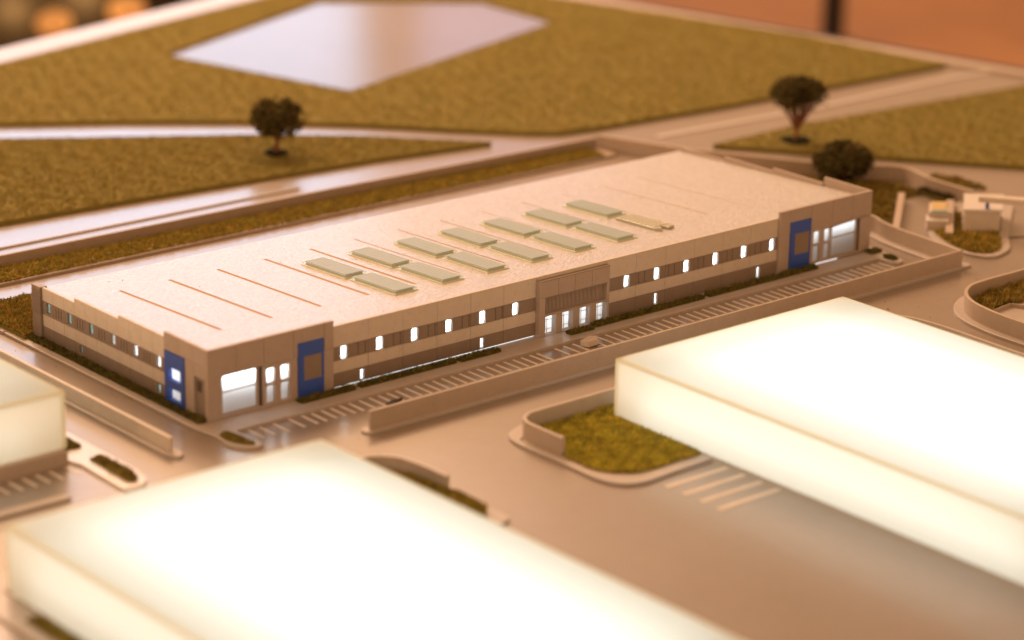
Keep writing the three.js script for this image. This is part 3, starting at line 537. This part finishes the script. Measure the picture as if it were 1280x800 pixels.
// ---------------------------------------------------------------- gatehouse corner
{
  lawn('lawn', [[102.2, -34], [112, -38], [118, -29.5], [123, -23.8], [126.4, -18.8], [125.3, -14.2], [121.4, -14.4], [109, -4.4], [107.5, -8.8], [102.2, -9]], -0.34, 0.1, 'olive grass behind the right end of the factory', { per: 18, h: 0.4, w: 0.14, col: [0.3, 0.24, 0.05] });
  lawn('hedge', [[125.6, -14.6], [126.4, -14], [126.2, -8.5], [125, -8.4]], -0.34, 0.35, 'dark planting at the foot of the bent wall near the gatehouse', { per: 60, h: 0.5, w: 0.14, col: [0.11, 0.09, 0.024], mat: M.turfDark, category: 'hedge' });
  wallThing([[120.9, -13.3], [107.8, -2.6]], 0.9, -0.34, 1.0, 'short thick wall beside the olive grass near the gatehouse');
  wallThing([[124.2, -7.6], [112.3, 2.5]], 1.0, -0.34, 0.75, 'short pale wall between the pump house and the gatehouse');
  const island = fillet([[112.9, -1.6, 0.4], [110.4, 1.2, 1], [108.7, 7.6, 2.5], [110.2, 11.6, 2.2], [115, 10.4, 1.5], [119.4, 6.4, 0.6], [131, -2.4, 0.5], [126, -9, 0.5]], 1);
  paved('pavement', island, 0.0, 'rounded kerbed island under the gatehouse', M.pave);
  lawn('lawn', fillet([[112.6, -0.2, 0.3], [114.9, 0.9, 0.2], [115.0, 2.2, 0.2], [119.0, 5.0, 0.4], [114.2, 9.5, 1.2], [110.8, 10.2, 1.3], [109.6, 7.4, 1.5], [110.6, 3.4, 1]], 0.5), -0.05, 0.2, 'rounded olive grass bed before the gatehouse', { per: 40, h: 0.4, w: 0.13, col: [0.42, 0.34, 0.06] });
  lawn('lawn', [[115.2, 0.6], [121.2, -4.6], [122.0, -3.9], [116.2, 1.2]], -0.05, 0.2, 'narrow grass strip left of the gatehouse', { per: 40, h: 0.35, w: 0.12, col: [0.3, 0.24, 0.05] });
  lawn('lawn', [[133.4, -19.3], [135.4, -16], [134.9, -10.4], [133, -13]], -0.34, 0.05, 'thin grass sliver beyond the bent wall', { per: 20, h: 0.4, w: 0.14, col: [0.34, 0.27, 0.06] });
  // gatehouse: a plain rounded cube with a roof slab and a dark opening
  const yaw = Math.atan2(3.4, 3.4);
  const g = thing('gatehouse', [119.6, 0, -0.4], 'small white cube gatehouse with flat roof on the kerbed island', 'gatehouse');
  const foot = [[116.2, 1.5], [119.6, 4.6], [125.2, 0.2], [121.8, -3.0]];
  obj('wall', slab(foot, 0.0, 2.75, 0.08), M.light, g);
  obj('roof', slab([[115.9, 1.5], [119.6, 4.95], [125.6, 0.2], [121.8, -3.4]], 2.76, 3.0, 0.05), M.white, g);
  obj('door', slab([[119.75, 4.6], [120.6, 3.95], [120.68, 4.05], [119.83, 4.7]], 0.05, 1.9, 0.01), M.tan, g);
  // pump house with a coloured glass top
  const p = thing('pump_house', [114.5, 0, -2.5], 'small box with yellow and teal glass top left of the gatehouse', 'hut');
  obj('wall', slab([[113.0, -1.9], [115.2, -0.2], [117.6, -2.4], [115.4, -4.2]], -0.3, 1.0, 0.06), M.light, p);
  obj('lower_roof', slab([[112.9, -1.9], [115.2, -0.1], [116.2, -1], [113.9, -2.9]], 1.01, 1.2, 0.03), M.white, p);
  obj('upper_wall', slab([[114.2, -2.7], [116.3, -1.1], [119.6, -4.1], [117.6, -5.6]], 1.21, 1.9, 0.05), M.light, p);
  obj('glass_top', slab([[114.9, -2.9], [116.4, -1.7], [119.4, -4.2], [117.8, -5.4]], 1.91, 2.1, 0.04), M.yellow, p);
  obj('glass_edge', slab([[114.25, -2.35], [115.9, -1.05], [116.35, -1.45], [114.75, -2.75]], 1.91, 2.12, 0.03), M.teal, p);
  // canopy beam on a blue post
  const c = thing('entrance_canopy', [120, 0, 8], 'long pale canopy beam on a short blue post at the right edge', 'canopy');
  obj('beam', slab([[117.1, 2.9], [118.3, 2.1], [131, 18.5], [129.6, 19.6]], 4.1, 4.75, 0.08), M.light, c);
  obj('post', new THREE.CylinderGeometry(0.24, 0.24, 1.1, 12).translate(118.6, 3.55, 3.2), M.blue, c);
  obj('post', new THREE.CylinderGeometry(0.28, 0.28, 4.1, 12).translate(129, 2.05, 17.6), M.blue, c);
  tag(obj('gate_track', slab([[119, 5.9], [125, 8.8], [124.8, 9.2], [118.8, 6.3]], -0.348, -0.28, 0.01), M.slit), 'dark gate track across the road at the right edge', 'gate track');
}

// ---------------------------------------------------------------- model trees
function tree(at, label, o) {
  const t = thing('model_tree', at, label, 'tree');
  const foot = new THREE.CylinderGeometry(o.foot, o.foot * 1.15, 0.35, 18, 1); { const p = foot.attributes.position; for (let i = 0; i < p.count; i++) { const a = Math.atan2(p.getZ(i), p.getX(i)); const k = 1 + 0.12 * Math.sin(3 * a + 1); p.setX(i, p.getX(i) * k); p.setZ(i, p.getZ(i) * k); } }
  obj('foot', foot.translate(at[0], at[1] + 0.17, at[2]), M.footing, t);
  const limb = (a, b, r0, r1) => { const d = new THREE.Vector3().subVectors(b, a), g = new THREE.CylinderGeometry(r1, r0, d.length(), 6, 1); g.translate(0, d.length() / 2, 0); g.applyQuaternion(new THREE.Quaternion().setFromUnitVectors(new THREE.Vector3(0, 1, 0), d.clone().normalize())); return g.translate(a.x, a.y, a.z); };
  const root = new THREE.Vector3(...at), fork = root.clone().add(new THREE.Vector3(0.1, o.fork, 0));
  obj('trunk', limb(root, fork, o.r, o.r * 0.7), M.bark, t);
  const C = new THREE.Vector3(at[0] + (o.lean ?? 0), at[1] + o.cy, at[2]);
  const branches = [], tips = [];
  for (let k = 0; k < o.limbs; k++) {
    const a = o.vase ? 0.715 + (k % 2 ? 0 : Math.PI) + rr(-1.25, 1.25) : k * 2.4 + rr(-0.3, 0.3), q = rr(o.vase ? 0.3 : 0.45, 0.95);
    const tip = C.clone().add(new THREE.Vector3(Math.cos(a) * o.rx * q, rr(o.vase ? 0.0 : -0.5, 0.75) * o.ry, Math.sin(a) * o.rx * q));
    const mid = fork.clone().lerp(tip, 0.5).add(new THREE.Vector3(rr(-0.3, 0.3), rr(0, 0.3), rr(-0.3, 0.3)));
    branches.push(limb(fork, mid, o.r * 0.6, o.r * 0.35), limb(mid, tip, o.r * 0.35, o.r * 0.12)); tips.push(tip, mid.clone().lerp(tip, 0.5));
    for (let j = 0; j < 5; j++) { const tt = tip.clone().add(new THREE.Vector3(rr(-1, 1), rr(-0.3, 0.9), rr(-1, 1)).multiplyScalar(o.rx * 0.32)); branches.push(limb(mid.clone().lerp(tip, rr(0.2, 0.9)), tt, o.r * 0.2, o.r * 0.08)); tips.push(tt); }
  }
  obj('branches', branches, M.bark, t);
  const pos = [], nrm = [];
  const v = new THREE.Vector3(), q = new THREE.Quaternion(), e = new THREE.Euler();
  for (let k = 0; k < o.leaves; k++) {
    const c = tips[Math.floor(rnd() * tips.length)].clone().add(v.set(rr(-1, 1), rr(-1, 1), rr(-1, 1)).multiplyScalar(o.spread));
    const dx = (c.x - C.x) / o.rx, dy = (c.y - C.y) / o.ry, dz = (c.z - C.z) / o.rx; if (dx * dx + dy * dy + dz * dz > 1.15) continue;
    if (o.vase && c.y < at[1] + o.fork + Math.hypot(c.x - at[0], c.z - at[2]) * 0.9) continue;
    const s = rr(0.14, 0.34); e.set(rr(0, 6), rr(0, 6), rr(0, 6)); q.setFromEuler(e);
    const n = new THREE.Vector3(0, 0, 1).applyQuaternion(q);
    for (const [x, y] of [[-1, -0.6], [1, -0.6], [0, 1.1]]) { v.set(x * s, y * s, 0).applyQuaternion(q).add(c); pos.push(v.x, v.y, v.z); nrm.push(n.x, n.y, n.z); }
  }
  const g = new THREE.BufferGeometry(); g.setAttribute('position', new THREE.BufferAttribute(new Float32Array(pos), 3)); g.setAttribute('normal', new THREE.BufferAttribute(new Float32Array(nrm), 3));
  obj('crown', g, M.leaf, t);
}
tree([66.9, 0.3, -81.4], 'dark round model tree standing in the pointed grass field', { foot: 1.5, fork: 2.0, r: 0.4, cy: 5.0, rx: 3.8, ry: 2.9, limbs: 16, leaves: 3400, spread: 1.0 });
tree([130.9, 0.32, -42.6], 'vase-shaped model tree with pale forked trunk on the right field', { foot: 1.9, fork: 1.6, r: 0.4, cy: 6.2, rx: 4.2, ry: 3.2, limbs: 18, leaves: 3600, spread: 1.15, vase: true });
tree([121.8, 0.1, -24.8], 'squat dark bushy tree behind the right end of the factory', { foot: 1.2, fork: 1.0, r: 0.4, cy: 2.7, rx: 4, ry: 2.5, limbs: 14, leaves: 5000, spread: 0.9 });

// ---------------------------------------------------------------- crumbs of dirt lying about
function crumbs(name, n, spot, label) {
  const t = thing(name, [spot.cx, 0, spot.cz], label, 'debris', undefined, 'stuff');
  const im = new THREE.InstancedMesh(new THREE.IcosahedronGeometry(0.075 * U, 0), M.slit, n), m4 = new THREE.Matrix4(), q = new THREE.Quaternion(), e = new THREE.Euler(), c = new THREE.Color();
  for (let i = 0; i < n; i++) {
    const [x, y, z] = spot.at(); const k = rr(0.25, 0.9) * (rnd() < 0.06 ? 1.7 : 1);
    q.setFromEuler(e.set(rr(0, 6), rr(0, 6), rr(0, 6))); m4.compose(new THREE.Vector3((x - spot.cx) * U, (y + 0.03) * U, (z - spot.cz) * U), q, new THREE.Vector3(k * rr(0.7, 1.5), k * 0.6, k)); im.setMatrixAt(i, m4);
    const d = rnd() < 0.2 ? 4 : rr(0.8, 2.6); im.setColorAt(i, c.setRGB(d, d, d));
  }
  im.name = 'crumbs'; im.userData.kind = 'stuff'; t.add(im);
}
crumbs('road_crumbs', 110, { cx: 86, cz: 16, at: () => [rr(70, 104), -0.35, rr(12.8, 22)] }, 'tiny crumbs of dirt on the road at the right');
crumbs('yard_crumbs', 60, { cx: 10, cz: 14, at: () => [rr(-5, 33), -0.35, rr(6, 22)] }, 'tiny crumbs of dirt on the road before the factory');
crumbs('roof_crumbs', 70, { cx: 48, cz: -17, at: () => { const z = rr(-33, -1); return [rr(2, 97), 6.98 + 0.0385 * z, z]; } }, 'tiny dark specks on the factory roof');
crumbs('kerb_crumbs', 35, { cx: -4, cz: -15, at: () => [rr(-6.5, -2), -0.35, rr(-36, 4)] }, 'tiny crumbs of dirt on the left road');

// ---------------------------------------------------------------- blurred things beyond the board
{
  const c = thing('dark_cabinet', [230, -80, -480], 'dark blurred cabinet behind the far left corner of the board', 'cabinet');
  obj('cabinet_body', rbx(120, 316, -79.9, 30, -500, -440, 2), M.black, c);
  const lampAt = (x, y, z, r, label) => { const t = thing('glow_lamp', [x, y - r, z], label, 'lamp', 'warm lamps before the dark cabinet'); obj('lamp_glass', new THREE.SphereGeometry(r, 24, 16).scale(1.5, 1, 1).translate(x, y, z), M.glowLamp, t); obj('lamp_stem', new THREE.CylinderGeometry(0.8, 2.4, 80 + y - r, 10).translate(x, (y - r - 80) / 2, z), M.black, t); const l = new THREE.PointLight(new THREE.Color().setRGB(1, 0.5, 0.16), 0.1); l.position.set(x * U, y * U, z * U); scene.add(l); };
  lampAt(238, -64.5, -428, 3.6, 'left blurred orange lamp glow in the far dark corner');
  lampAt(262, -63.5, -428, 3.9, 'right blurred orange lamp glow in the far dark corner');
  const p = thing('dark_post', [440, -80, -320], 'blurred dark upright post on the orange floor beyond the board', 'post');
  obj('post_shaft', new THREE.CylinderGeometry(3.4, 3.4, 160, 16).translate(440, 0, -320), M.black, p);
  obj('post_foot', new THREE.CylinderGeometry(8, 9, 3, 20).translate(440, -78.4, -320), M.black, p);
}

renderer.render(scene, camera);
